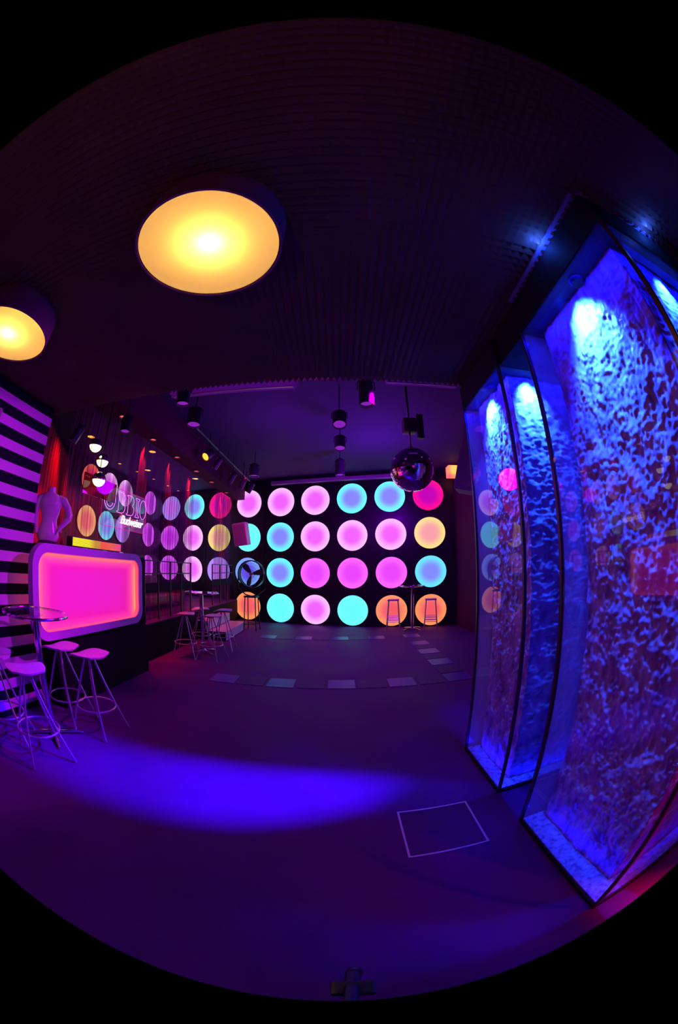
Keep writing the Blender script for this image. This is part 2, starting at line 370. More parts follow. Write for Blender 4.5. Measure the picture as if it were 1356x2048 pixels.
for c_, s_ in AN.items():
    for r_, k in enumerate(s_.split()):
        x, y = BWp(-1.684 + .645 * c_)
        disc_lamp('%s wall disc behind the stage curtain, %s row, %s past the stage steps' % (k, ROWS[r_], {-1: 'nearest', -2: 'next', -3: 'farthest'}[c_]), 'disc_' + k, (x, y, 2.164 - .63 * r_), PSI, group='round lights at the back of the stage')
for (yy, s_, nm) in ((6.12, 'purple purple purple', 'deepest'), (5.17, 'pink lilac pink', 'second deepest'), (4.66, 'pink sky cyan', 'third deepest'), (4.12, 'red salmon orange', 'nearest')):
    for r_, k in enumerate(s_.split()):
        disc_lamp('%s disc on the stage side wall, %s row, %s column' % (NAMES.get(k, k), ROWS[r_], nm), 'disc_' + k, (-3.78, yy, 2.18 - .64 * r_), PI / 2, r=.235, group='round lights on the stage side wall')

# projection screen case above the discs
t = thing('projection_screen', 'long pale projection screen case above the wall discs', 'screen', (*BWp(-.12, .05), 2.47), PSI)
bm = BM(); box(bm, -1.1, 1.1, -.04, .04, 0, .07, .012); obj('case', bm, 'screen_case', t, True)
bm = BM(); box(bm, -1.06, 1.06, -.012, .012, -.012, .0, .003); obj('slot_bar', bm, 'dark_steel', t)

# ------------------------------------------------------------------ water wall cases on the right
def core_mesh(name, x0, x1, y0, y1, z0, z1, parent, seed):
    """rough rippled water sheet running round a pillar: dense displaced mesh"""
    per = [(x0, y1), (x0, y0), (x1, y0)]
    L1 = y1 - y0; L2 = x1 - x0; n1 = int(L1 / .0042); n2 = int(L2 / .007); nz = 400
    pts = []
    for i in range(n1 + 1): pts.append((x0, y1 - L1 * i / n1, -1, 0))
    for i in range(1, n2 + 1): pts.append((x0 + L2 * i / n2, y0, 0, -1))
    V, F = [], []
    for i, (x, y, nxn, nyn) in enumerate(pts):
        s = i * .0045
        for k in range(nz + 1):
            z = z0 + (z1 - z0) * k / nz
            big = noise.noise(Vector((s * 7 + seed, z * 3.2, seed)))
            h = big * 0.0062 + noise.fractal(Vector((s * 24 + seed, z * 15, seed)), 1.0, 2.0, 4) * 0.0053
            h += (noise.noise(Vector((s * 75 + seed, z * 80, seed * 2)))) * 0.0034
            h += noise.noise(Vector((s * 120, z * 26, seed))) * 0.0019
            V.append(((x + nxn * h) * U, (y + nyn * h) * U, z * U))
    m1 = nz + 1
    for i in range(len(pts) - 1):
        for k in range(nz): F.append((i * m1 + k, (i + 1) * m1 + k, (i + 1) * m1 + k + 1, i * m1 + k + 1))
    me = bpy.data.meshes.new(name); me.from_pydata(V, [], F); me.update()
    for p in me.polygons: p.use_smooth = True
    me.materials.append(M['water']); o = bpy.data.objects.new(name, me); C.objects.link(o); o.parent = parent
    return o
M['water'] = noisy(mat('rippling_white_water', (.7, .7, .7), .3), 14, (.26, .16, .34), (.80, .68, .86), .2, .5, .6, stretch=(1, 1, .55), bdist=.015)
def post(bm, x, y, z0, z1, r=.006): box(bm, x - r, x + r, y - r, y + r, z0, z1)
def water_case(label, y0, y1, xs, xe, cx, cy0, cy1, seed):
    t = thing('water_wall', label, 'water wall', (0, 0, 0))
    H = 1.777
    core_mesh('water_sheet', cx, xe - .06, cy0, cy1, 0.012, H - .001, t, seed)
    bm = BM(); box(bm, cx + .03, xe - .06, cy0 + .03, cy1, 0.01, H - .004); obj('pillar', bm, 'white', t)
    bm = BM(); box(bm, xs - .003, xs + .003, y0 + .006, y1 - .006, 0.012, H); obj('front_pane', bm, 'glass', t)
    bm = BM(); box(bm, xs + .006, xe, y0 - .003, y0 + .003, 0.012, H); obj('end_pane', bm, 'glass', t)
    bm = BM(); box(bm, xs + .006, xe, y1 - .003, y1 + .003, 0.012, H); obj('far_pane', bm, 'wet_glass', t)
    for (x, y) in ((xs, y0), (xs, y1), (xe, y0), (xe, y1)):
        bm = BM(); post(bm, x, y, 0.0, H); obj('corner_post', bm, 'post', t)
    bm = BM(); box(bm, xs - .004, xe + .006, y0 - .006, y1 + .006, H, 1.905); obj('head_box', bm, 'case_black', t)
    bm = BM(); box(bm, xs + .004, cx + .02, y0 + .006, y1 - .006, 0.0, .018); box(bm, cx + .02, xe, y0 + .006, cy0 + .03, 0.0, .018)
    obj('stone_trough', bm, 'rock', t)
    bm = BM(); box(bm, xs - .006, xs + .004, y0 - .004, y1 + .004, 0, .012); box(bm, xs, xe, y0 - .006, y0 + .004, 0, .012); obj('base_rail', bm, 'case_black', t)
    if y0 < .5:  # ledge added to catch the gap light as a bright streak
        obj('light_catch_ledge', box(BM(), xs - .014, xs + .012, y0 + .01, y1 - .01, 1.928, 1.943), 'ledge', t)
        obj('light_catch_ledge', box(BM(), xs + .012, xe, y0 - .014, y0 + .012, 1.928, 1.943), 'ledge', t)
    bm = BM(); lathe(bm, [(.022, 0), (.026, .01), (.026, .02)], 20, ((xs + cx) / 2 + .01, (y0 + y1) / 2 - .04, H - .021)); obj('lamp_can', bm, 'case_black', t, True)
    return t
M['ledge'] = mat('light_catch_ledge_paint', (.32, .26, .6), .5)
M['post'] = mat('case_post_red_brown', (.12, .05, .07), .3, .5)
water_case('near tall glass case with rippling water sheet, beside the floor hatch', .268, .862, .657, 1.42, .742, .34, .83, 1.7)
water_case('far narrow glass case with rippling water sheet, closest to the disc wall', 1.098, 1.547, .657, 1.42, .727, 1.16, 1.520, 8.3)
# dark dado behind the cases
bm = BM(); box(bm, 1.5, 1.56, -.2, 1.6, 0, 1.94); struct('wall_case', bm, 'black')
# black bridge panel joining both heads to the ceiling
bm = BM(); box(bm, .668, 1.42, .868, 1.092, 1.777, 1.905); struct('trim_4', bm, 'case_black')
bm = BM(); box(bm, .69, 1.40, .30, 1.52, 1.905, 1.944); struct('trim_5', bm, 'case_black')

# ------------------------------------------------------------------ drum lamps
def drum_lamp(label, x, y, r):
    t = thing('ceiling_drum_lamp', label, 'ceiling lamp', (x, y, 1.82), 0, 'big round ceiling lamps')
    h = .118
    bm = BM(); lathe(bm, [(r, -.004), (r + .006, -.004), (r + .006, h), (r, h), (r, -.004)], 72, close_top=False, close_bottom=False); obj('drum', bm, 'lampshade', t, True)
    bm = BM(); lathe(bm, [(r - .003, 0.0), (r - .003, h - .004), (.001, h - .004)], 72, close_bottom=False, close_top=False); obj('reflector', bm, 'lampinside', t, True)
    bm = BM(); lathe(bm, [(.0005, 0), (r - .002, 0)], 72, close_top=False, close_bottom=False); obj('diffuser', bm, 'diffuser', t)
    bm = BM(); lathe(bm, [(.008, h - .005), (.012, h - .02), (.024, h - .04), (.026, h - .055), (.015, h - .07), (.001, h - .073)], 24, close_bottom=False, close_top=False); o = obj('bulb', bm, 'bulb', t, True)
    return t
M['bulb'] = mat('lit_bulb', (1, .8, .5), .4, emit=(1.0, .62, .22), es=6)
for lab, x, y, r in (('large round ceiling lamp with glowing amber diffuser, in full view', -.355, .549, .208), ('amber ceiling drum lamp cut by the left frame edge', -1.33, .59, .21)):
    drum_lamp(lab, x, y, r)
    lamp('POINT', (x + .015, y - .015, 1.852), (1.0, .54, .07), 7.5, None, .02, name='bulb_light')
    lamp('POINT', (x, y, 1.895), (1.0, .54, .08), 2.8, None, .10, name='bulb_light')

# ------------------------------------------------------------------ mirror ball
t = thing('mirror_ball', 'mirrored disco ball hanging in front of the top right wall discs', 'mirror ball', (.49, 2.16, 1.625))
bm = BM(); bmesh.ops.create_uvsphere(bm, u_segments=60, v_segments=34, radius=.146); obj('ball', bm, 'mirror', t)
bm = BM(); lathe(bm, [(.02, .142), (.02, .155), (.006, .16), (.006, .26)], 16); obj('neck', bm, 'dark_steel', t, True)
bm = BM(); box(bm, -.045, .045, -.04, .04, .26, .36, .008); tube(bm, [(0, 0, .36), (0, 0, .975)], .008, 8); obj('motor', bm, 'black_plastic', t, True)
bm = BM(); box(bm, .055, .10, -.02, .02, .22, .40, .006); tube(bm, [(.04, 0, .33), (.08, 0, .38)], .008); obj('bracket', bm, 'black_plastic', t)

# ------------------------------------------------------------------ stage spots
def par_can(name='spotlight'):
    t = thing(name, 'x', 'spotlight', (0, 0, 0), 0, 'black spotlights hanging from the dark ceiling')
    return t
M['lens_violet'] = mat('violet_lens', (.3, .2, .4), .1, emit=(.28, .02, .5), es=.8)
M['lens_amber'] = mat('amber_lens', (.9, .5, .1), .1, emit=(1.0, .35, .03), es=2.5)
M['lens_red'] = mat('red_lens', (.9, .1, .1), .1, emit=(1.0, .08, .05), es=1.5)
def spot(label, x, y, z, ztop=2.6, aimv=(0, -.3, -1), r=.032, ln=.11, lens='lens_violet'):
    t = thing('spotlight', label, 'spotlight', (x, y, z), 0, 'spotlights hanging from the dark ceiling')
    q = Vector(aimv).normalized().to_track_quat('Z', 'Y').to_matrix()
    def rot(bm): bmesh.ops.rotate(bm, cent=(0, 0, 0), matrix=q, verts=bm.verts); return bm
    bm = BM(); lathe(bm, [(r * .6, -ln * .5), (r * .85, -ln * .4), (r, -ln * .1), (r, ln * .5), (r * .9, ln * .5), (r * .88, ln * .38)], 24, close_top=False)
    for k in range(4): lathe(bm, [(r * .9, -ln * .4 + k * .009), (r * 1.04, -ln * .4 + k * .009), (r * 1.04, -ln * .4 + k * .009 + .004), (r * .9, -ln * .4 + k * .009 + .004)], 24)
    obj('can', rot(bm), 'grey_black', t, True)
    bm = BM(); lathe(bm, [(.001, ln * .40), (r * .88, ln * .40)], 24, close_top=False, close_bottom=False); obj('lens', rot(bm), lens, t)
    bm = BM(); tube(bm, [(-r - .008, 0, 0), (-r - .008, 0, .06), (0, 0, .075), (r + .008, 0, .06), (r + .008, 0, 0)], .004, 6); obj('yoke', bm, 'dark_steel', t)
    if ztop - z > .08:
        bm = BM(); tube(bm, [(0, 0, .075), (0, 0, ztop - z)], .006, 6); obj('hanger', bm, 'dark_steel', t)
M['grey_black'] = mat('dark_lamp_housing', (.10, .09, .12), .3, .4)
spot('vertical spotlight hanging at the middle of the foam ceiling edge', .175, 1.85, 2.03, aimv=(0, -.05, -1), r=.045, ln=.2)
spot('nearest spotlight of the centre line, above the cyan disc', .02, 2.75, 2.25, aimv=(0, -.35, -1), r=.06, ln=.14)
spot('middle spotlight of the centre line, pale lens', .03, 3.55, 2.33, aimv=(0, -.25, -1), r=.06, ln=.16)
spot('farthest spotlight of the centre line, close to the screen case', .035, 4.5, 2.33, aimv=(0, -.1, -1), r=.065, ln=.24)
spot('spotlight in front of the left ceiling panel', -.985, 1.83, 2.07, aimv=(.05, 0, -1), r=.045, ln=.16)
spot('square-looking spotlight just below the left ceiling panel', -1.15, 2.4, 2.17, aimv=(.05, -.1, -1), r=.06, ln=.16)
spot('amber-lit spotlight on the left rail', -1.56, 3.8, 2.32, aimv=(-.3, -.7, -.6), r=.055, ln=.14, lens='lens_amber')
spot('spotlight tilted left beside the amber-lit one', -1.50, 4.0, 2.27, aimv=(-.6, -.1, -1), r=.035, ln=.16)
spot('spotlight at the far end of the left rail, low one', -1.53, 4.75, 2.28, aimv=(-.6, 0, -1), r=.04, ln=.18)
spot('spotlight over the far stage steps, next to last on rail', -1.45, 5.05, 2.26, aimv=(-.5, 0, -1), r=.04, ln=.18)
spot('last spotlight of the left rail, above the pink speaker', -1.40, 5.35, 2.26, aimv=(-.6, .1, -1), r=.04, ln=.18)
spot('boxy dark spotlight above the first pink disc', -1.16, 4.6, 2.34, aimv=(0, 0, -1), r=.07, ln=.18)
spot('small spotlight at the right end of the right ceiling panel', .835, 1.85, 2.09, aimv=(0, 0, -1), r=.022, ln=.09)
spot('spotlight with red lens above the striped wall corner', -1.80, 1.72, 1.83, ztop=2.24, aimv=(-.5, -.2, -1), r=.035, ln=.13, lens='lens_red')
spot('spotlight hanging left of the chrome globes', -1.55, 2.0, 1.98, ztop=2.6, aimv=(.1, -.1, -1), r=.04, ln=.13)
t = thing('lighting_rail', 'dark steel lighting rail along the stage edge ceiling', 'rail', (-1.54, 3.2, 2.47))
bm = BM(); tube(bm, [(0, 0, 0), (0.02, 2.5, 0)], .012, 8); obj('bar', bm, 'dark_steel', t)
for yy in (.2, 1.3, 2.35):
    bm = BM(); tube(bm, [(0.002, yy, .0), (0.002, yy, .18)], .006, 6); obj('hanger', bm, 'dark_steel', t)

# two hanging ceiling panels just past the foam
def ceiling_panel(label, xa, xb, y, z0, chf):
    t = thing('hanging_panel', label, 'ceiling panel', (0, y, z0), 0, 'pale panels hanging at the ceiling step')
    bm = BM()
    poly = [(xa, .14), (xa, .09), (xa + chf, 0), (xb - .02, 0), (xb, .02), (xb, .14)]
    a_ = [bm.verts.new((x, 0, z)) for x, z in poly]; b_ = [bm.verts.new((x, .03, z)) for x, z in poly]
    bm.faces.new(a_); bm.faces.new(b_[::-1])
    for i in range(len(poly)):
        j = (i + 1) % len(poly); bm.faces.new((a_[i], b_[i], b_[j], a_[j]))
    obj('panel', bm, 'opal_panel', t)
    bm = BM(); tube(bm, [(xa + chf, -.012, -.004), (xb - .02, -.012, -.004)], .006, 6); obj('lower_rail', bm, 'steel', t)
    for xx in (xa + .15, xb - .15): obj('hanger', tube(BM(), [(xx, .015, .13), (xx, .015, 2.6 - z0)], .004, 6), 'dark_steel', t)
ceiling_panel('long pale panel hanging left at the ceiling step', -1.19, -.25, 1.9, 2.095, .08)
ceiling_panel('short pale panel hanging right at the ceiling step', .30, .80, 1.9, 2.125, .012)

# ------------------------------------------------------------------ speakers
def speaker(label, loc, rot, sx, sy, sz, m='grey', bracket=None, grp=None):
    t = thing('speaker', label, 'speaker', loc, 0, grp); t.rotation_euler = rot
    bm = BM(); prism(bm, [(-sx / 2, 0), (sx / 2, 0), (sx * .32, sy), (-sx * .32, sy)], 0, sz); bmesh.ops.bevel(bm, geom=list(bm.edges), offset=.006, segments=2, affect='EDGES'); obj('cabinet', bm, m, t, True)
    bm = BM(); box(bm, -sx * .43, sx * .43, -.006, .001, sz * .05, sz * .95, .002); obj('grille', bm, m + '_grille' if m + '_grille' in M else m, t)
    bm = BM(); box(bm, -.02, .02, sy, sy + .05, sz * .4, sz * .6); obj('bracket', bm, 'dark_steel', t)
    return t
M['pinkish'] = mat('white_speaker_paint', (.62, .55, .60), .4)
M['pinkish_grille'] = mat('pale_grille_cloth', (.30, .24, .30), .7)
M['grey_grille'] = mat('grey_grille_cloth', (.38, .34, .38), .7)
speaker('pale speaker lit pink beside the second-row first disc', (-1.51, 5.28, 1.32), (math.radians(8), math.radians(-6), math.radians(-18)), .25, .18, .36, 'pinkish')
sp_ = speaker('purple-lit speaker hanging at the left edge of the far water case', (.865, 2.2, 1.50), (math.radians(0), math.radians(14), math.radians(-22)), .16, .16, .50, 'grey')
obj('drop_rod', tube(BM(), [(0, .08, .49), (-.12, .10, 1.12)], .007, 6), 'dark_steel', sp_)
speaker('purple-lit wall speaker on the striped wall, cut by the frame edge', (-1.80, .86, 1.55), (0, math.radians(4), math.radians(70)), .20, .06, .17, 'grey')

# orange lantern on the right wall
m = emis('orange_lantern_glass', lin(255, 110, 90), lin(255, 205, 80), .14 * U, 1.1)
mp = [n for n in m.node_tree.nodes if n.type == 'MAPPING'][0]; mp.inputs['Location'].default_value = (0, .3, -.75)
M['lantern'] = m
t = thing('wall_lantern', 'square glowing orange lantern on the right wall', 'lantern', (1.80, 5.0, 2.335))
bm = BM(); box(bm, -.10, .10, -.08, .08, 0, .175, .006); obj('shade', bm, 'lantern', t)
bm = BM(); box(bm, .10, .12, -.03, .03, .05, .12); obj('bracket', bm, 'dark_steel', t)
# ------------------------------------------------------------------ stage
t = thing('stage', 'matt black raised stage along the left side', 'stage', (0, 0, 0))
bm = BM(); prism(bm, [(-3.77, 2.74), (-1.86, 2.74), (-1.86, 6.27), (-3.77, 6.70)], 0, .372); obj('platform', bm, 'stage_black', t)
bm = BM(); prism(bm, [(-3.77, 2.75), (-1.865, 2.75), (-1.865, 6.26), (-3.77, 6.69)], .372, .38); obj('deck', bm, 'floor', t)
t = thing('stage_steps', 'low white steps leading up to the stage', 'steps', (0, 0, 0))
for k, (xa, xb, h0, h1) in enumerate(((-1.855, -1.45, 0, .127), (-1.855, -1.70, .127, .254))):
    s = obj('step', box(BM(), xa, xb - .004, 4.315, 5.28, h0, h1 - .006), 'stage_black', t)
    obj('riser', box(BM(), xb - .004, xb, 4.315, 5.28, h0 + .008, h1 - .006), 'step_white', s)
    obj('tread', box(BM(), xa, xb + .004, 4.31, 5.285, h1 - .006, h1), 'step_top', s)
# stage edge railings either side of the steps
def railing(label, ya, yb):
    t = thing('railing', label, 'railing', (-1.93, ya, .38), 0, 'black railings at the stage edge')
    n_ = max(2, int(round((yb - ya) / .33)) + 1)
    for i in range(n_):
        yy = (yb - ya) * i / (n_ - 1); obj('post', box(BM(), -.008, .008, yy - .008, yy + .008, 0, .64), 'black_plastic', t)
    for z in (.50, .635): obj('rail', box(BM(), -.006, .006, 0, yb - ya, z - .006, z + .006), 'black_plastic', t)
    obj('infill_panel', box(BM(), -.004, .004, 0, yb - ya, .30, .40), 'stage_black', t)
railing('black railing on the near side of the stage steps', 2.78, 4.28)
railing('black railing on the far side of the stage steps', 5.12, 6.2)
# curtains
def curtain(name, label, pts, z0, z1, m, amp=.012, wl=.05, cat='curtain', grp=None):
    bm = BM(); path = []; 
    for (a_, b_) in zip(pts, pts[1:]):
        L = math.dist(a_, b_); n_ = max(4, int(L / (wl / 8))); dx, dy = (b_[0] - a_[0]) / L, (b_[1] - a_[1]) / L
        for i in range(n_ + 1):
            s = L * i / n_; off = amp * math.sin(2 * PI * s / wl + .8 * math.sin(s * 9))
            path.append((a_[0] + dx * s - dy * off, a_[1] + dy * s + dx * off))
    lo = [bm.verts.new((x, y, z0)) for x, y in path]; md = [bm.verts.new((x + .004, y, (z0 + z1) / 2)) for x, y in path]; hi = [bm.verts.new((x, y, z1)) for x, y in path]
    for i in range(len(path) - 1):
        bm.faces.new((lo[i], lo[i + 1], md[i + 1], md[i])); bm.faces.new((md[i], md[i + 1], hi[i + 1], hi[i]))
    o = obj(name, bm, m, smooth=True); tag(o, label, cat, grp); return o
curtain('string_curtain', 'dark string curtain hanging left of the stage steps, in front of purple discs', [(-1.99, 2.75), (-1.99, 4.42)], .38, 2.24, 'sheer', .010, .06, grp='string curtains round the stage')
curtain('string_curtain', 'string curtain right of the stage steps, over the yellow disc', [(-1.99, 5.33), (-1.99, 6.2)], .38, 2.24, 'sheer', .010, .06, grp='string curtains round the stage')
curtain('string_curtain', 'string curtain behind the neon sign and globes', [(-2.14, 1.98), (-2.14, 3.15)], .38, 2.48, 'sheer', .010, .06, grp='string curtains round the stage')
curtain('velvet_curtain', 'dark red velvet curtain in the corner behind the white torso', [(-1.96, 1.53), (-2.15, 1.62), (-2.85, 2.66)], .02, 2.0, 'velvet', .02, .09)
# sofa on the stage
t = thing('sofa', 'red buttoned sofa on the stage behind the string curtain', 'sofa', (-2.55, 3.3, .38))
obj('seat', box(BM(), -.25, .25, 0, 1.5, .06, .18, .02), 'leather', t, True)
bm = BM(); box(bm, -.32, -.2, 0, 1.5, .06, .42, .03); obj('backrest', bm, 'leather', t, True)
for yy in (-.06, 1.5): obj('armrest', box(BM(), -.3, .25, yy, yy + .07, .02, .28, .02), 'leather', t, True)
for xx in (-.24, .2):
    for yy in (.05, 1.42): obj('leg', box(BM(), xx, xx + .03, yy, yy + .03, 0, .06), 'black_plastic', t)
# recessed stage ceiling lights
def downlight(label, x, y, r):
    t = thing('ceiling_downlight', label, 'downlight', (x, y, 2.50), 0, 'amber downlights over the stage')
    obj('ring', lathe(BM(), [(r, -.006), (r + .014, -.006), (r + .012, 0), (r, 0), (r, -.006)], 24, close_top=False, close_bottom=False), 'dark_steel', t, True)
    obj('lens', lathe(BM(), [(.001, -.002), (r, -.002)], 24, close_top=False, close_bottom=False), 'lens_amber', t)
for i, (x, y) in enumerate(((-3.11, 3.255), (-2.543, 4.03), (-3.13, 4.89), (-2.50, 5.555))):
    downlight('larger amber downlight over the stage, %s from the near end' % ('first', 'second', 'third', 'fourth')[i], x, y, .052)
for i, (x, y) in enumerate(((-3.43, 4.435), (-3.385, 4.936), (-3.34, 5.47), (-3.305, 6.0), (-3.29, 6.46), (-3.05, 6.44))):
    downlight('small amber downlight deep over the stage, %s of the far row' % ('first', 'second', 'third', 'fourth', 'fifth', 'last')[i], x, y, .028)

for i, yy in enumerate((2.35, 2.96, 3.57, 4.19, 4.80, 5.55)):
    t = thing('red_downlight', 'red downlight under the stage header beam, %s from the near end' % ('first', 'second', 'third', 'fourth', 'fifth', 'sixth')[i], 'downlight', (-1.88, yy, 2.24), 0, 'red downlights under the stage header')
    obj('ring', lathe(BM(), [(.03, -.012), (.042, -.012), (.042, 0), (.03, 0), (.03, -.012)], 24, close_top=False, close_bottom=False), 'dark_steel', t, True)
    obj('lens', lathe(BM(), [(.001, -.004), (.03, -.004)], 24, close_top=False, close_bottom=False), 'lens_red', t)
# ------------------------------------------------------------------ DJ counter with light box
t = thing('bar_counter', 'black bar counter standing behind the pink light box', 'counter', (0, 0, 0))
obj('body', box(BM(), -2.0, -1.702, 1.52, 2.715, 0, 1.03), 'stage_black', t)
obj('top', box(BM(), -2.02, -1.702, 1.505, 2.72, 1.03, 1.055, .004), 'black_plastic', t)
t = thing('light_box', 'rounded white-framed light box glowing hot pink on the counter front', 'light box', (-1.70, 1.305, .483))
Wd, Ht = 1.29, .572
def ring_prism(bm, o_, i_, xa, xb):
    n_ = len(o_); A = [bm.verts.new((xa, *p)) for p in o_]; B = [bm.verts.new((xb, *p)) for p in o_]; Cc = [bm.verts.new((xa, *p)) for p in i_]; D = [bm.verts.new((xb, *p)) for p in i_]
    for i in range(n_):
        j = (i + 1) % n_
        bm.faces.new((A[i], A[j], B[j], B[i])); bm.faces.new((Cc[i], D[i], D[j], Cc[j])); bm.faces.new((B[i], B[j], D[j], D[i])); bm.faces.new((A[i], Cc[i], Cc[j], A[j]))
    return bm
outer = rrect(0, Wd, 0, Ht, .12, 10); inner = rrect(.052, Wd - .052, .052, Ht - .052, .085, 10)
inner2 = rrect(.058, Wd - .058, .058, Ht - .058, .08, 10)
obj('frame', ring_prism(BM(), outer, inner, 0, .05), 'white_frame', t, True)
bm = BM(); f_ = [bm.verts.new((.006, *p)) for p in inner]; bm.faces.new(f_); panel = obj('panel', bm, 'white', t)
m = bpy.data.materials.new('hot_pink_light_panel'); m.use_nodes = True; n, l = nodes(m); b_ = n['Principled BSDF']; b_.inputs['Base Color'].default_value = (.3, .1, .2, 1)
tc = n.new('ShaderNodeTexCoord'); sx = n.new('ShaderNodeSeparateXYZ'); l.new(tc.outputs['Generated'], sx.inputs[0])
def mth(op, a_, b2=None):
    k = n.new('ShaderNodeMath'); k.operation = op
    for i, v in enumerate((a_, b2)):
        if v is None: continue
        if isinstance(v, (int, float)): k.inputs[i].default_value = v
        else: l.new(v, k.inputs[i])
    return k.outputs[0]
# LED strips run round the tray: amber near the rim, pink in the middle
ex = mth('MULTIPLY', mth('ABSOLUTE', mth('SUBTRACT', sx.outputs[1], .5)), 2.0); ez = mth('MULTIPLY', mth('ABSOLUTE', mth('SUBTRACT', sx.outputs[2], .52)), 2.0)
e = mth('MAXIMUM', mth('POWER', ex, 7.0), mth('MULTIPLY', mth('POWER', ez, 4.0), mth('ADD', .25, mth('MULTIPLY', sx.outputs[2], .75))))
r = n.new('ShaderNodeValToRGB'); cr = r.color_ramp; cr.elements[0].position = 0; cr.elements[0].color = (*lin(228, 20, 185), 1)
cr.elements[1].position = 1; cr.elements[1].color = (*lin(255, 190, 100), 1)
for pos, c3 in ((.12, (232, 20, 165)), (.40, (248, 70, 150)), (.7, (252, 120, 110))):
    k = cr.elements.new(pos); k.color = (*lin(*c3), 1)
l.new(e, r.inputs[0]); l.new(r.outputs[0], b_.inputs['Emission Color']); b_.inputs['Emission Strength'].default_value = 1.0
panel.data.materials[0] = m
m = mat('amber_pink_led_edge', (.5, .2, .2), .4, emit=lin(255, 75, 105), es=1.0)
obj('led_edge', ring_prism(BM(), inner, inner2, .008, .042), m, t, True)

# colour bar on top of the counter
t = thing('ribbed_display_bar', 'ribbed light bar glowing yellow to red on the counter', 'light bar', (-1.715, 1.73, 1.060))
obj('housing', box(BM(), -.06, .0, 0, .615, 0, .066, .003), 'black_plastic', t)
m = mat('yellow_to_red_led_bar', (.06, .02, .02), .5, spec=.2); n, l = nodes(m); b_ = n['Principled BSDF']
tc = n.new('ShaderNodeTexCoord'); sx = n.new('ShaderNodeSeparateXYZ'); l.new(tc.outputs['Generated'], sx.inputs[0])
r = n.new('ShaderNodeValToRGB'); cr = r.color_ramp; cr.elements[0].color = (*lin(252, 240, 20), 1); cr.elements[1].color = (*lin(245, 70, 150), 1)
for pos, c3 in ((.30, (245, 235, 30)), (.42, (215, 150, 50)), (.52, (215, 140, 60)), (.55, (250, 90, 60)), (.8, (245, 100, 90))):
    k = cr.elements.new(pos); k.color = (*lin(*c3), 1)
l.new(sx.outputs[1], r.inputs[0]); l.new(r.outputs[0], b_.inputs['Emission Color']); b_.inputs['Emission Strength'].default_value = 1.0
bm = BM()
for k in range(7): box(bm, -.002, .006, .008, .607, .006 + k * .008, .0125 + k * .008, .001)
obj('ribbed_lens', bm, m, t)
def tumbler(label, y, x=-1.75):
    t = thing('tumbler', label, 'glass', (x, y, 1.056))
    obj('glass_wall', lathe(BM(), [(.014, 0), (.018, .05), (.016, .05), (.012, .004)], 20, close_top=False), 'red_glass', t, True)
    obj('drink', lathe(BM(), [(.0125, .005), (.014, .03)], 20), 'leather', t, True)
M['red_glass'] = glass('red_tumbler_glass', tint=(.9, .3, .3), haze=.2, hazecol=(.9, .2, .3))
tumbler('small red tumbler left of the light bar', 1.66); 
# smoked acrylic panel and neon sign above the counter
t = thing('smoked_panel', 'smoked dark red acrylic panel hanging under the chrome globes', 'panel', (-1.72, 1.80, 1.43))
obj('sheet', box(BM(), -.004, .004, 0, .42, 0, .145), 'smoked', t)
for yy in (.03, .39): obj('wire', tube(BM(), [(0, yy, .145), (0, yy, .81)], .0015, 5), 'cable', t)
t = thing('neon_sign', 'clear acrylic sign with violet neon letters over a white script', 'sign', (-1.755, 2.085, 1.25))
obj('acrylic_sheet', box(BM(), -.003, .003, 0, .69, 0, .315), 'acrylic', t)
M['neon_violet'] = mat('violet_neon', (.9, .5, 1), .3, emit=lin(232, 120, 255), es=1.6)
M['neon_dim'] = mat('pink_edge_light', (.9, .3, .5), .3, emit=lin(200, 20, 110), es=.9)
M['neon_red'] = mat('red_neon', (.9, .2, .2), .3, emit=lin(250, 45, 90), es=1.2)
M['neon_white'] = mat('white_neon', (1, 1, 1), .3, emit=lin(255, 215, 255), es=1.8)
obj('lit_edge', tube(BM(), [(.006, 0, 0), (.006, .69, 0), (.006, .69, .315), (.006, 0, .315)], .0022, 6, closed=True), 'neon_dim', t)
def outline(pts, yo, zo, s=1.0, m='neon_violet', r=.0022, nm='neon_letter', closed=True):
    o = obj(nm, tube(BM(), [(.012, yo + p[0] * s, zo + p[1] * s) for p in pts], r, 6, closed=closed), m, t); return o
def ell(cx, cz, a_, b_, n=26): return [(cx + a_ * math.cos(2 * PI * k / n), cz + b_ * math.sin(2 * PI * k / n)) for k in range(n)]
B_ = [(0, 0), (.075, 0), (.105, .015), (.118, .045), (.108, .075), (.088, .088), (.104, .102), (.11, .125), (.1, .15), (.075, .165), (0, .165), (0, .157), (.018, .15), (.018, .015), (0, .008)]
I_ = [(0, 0), (.062, 0), (.062, .012), (.045, .018), (.045, .147), (.062, .153), (.062, .165), (0, .165), (0, .153), (.017, .147), (.017, .018), (0, .012)]
outline(ell(.095, .213, .078, .085), 0, 0); outline(ell(.095, .213, .050, .062), 0, 0)
outline(B_, .205, .126); outline(B_, .350, .126); outline(I_, .492, .126); outline(ell(.622, .207, .055, .085), 0, 0)
outline([(.27, .128), (.315, .092), (.40, .075), (.40, .10), (.51, .10), (.47, .03), (.42, .052), (.33, .02)], 0, 0, m='neon_red', nm='neon_bow_outline', r=.0018)
fc = bpy.data.curves.new('script_lettering', 'FONT'); fc.body = 'Budweiser'; fc.size = .098 * U; fc.extrude = .001; fc.shear = .35; fc.bevel_depth = .0022; fc.space_character = .86
fc.materials.append(M['neon_white'])
tmp = bpy.data.objects.new('tmp', fc); C.objects.link(tmp); bpy.context.view_layer.update()
fme = bpy.data.meshes.new_from_object(tmp.evaluated_get(bpy.context.evaluated_depsgraph_get())); bpy.data.objects.remove(tmp)
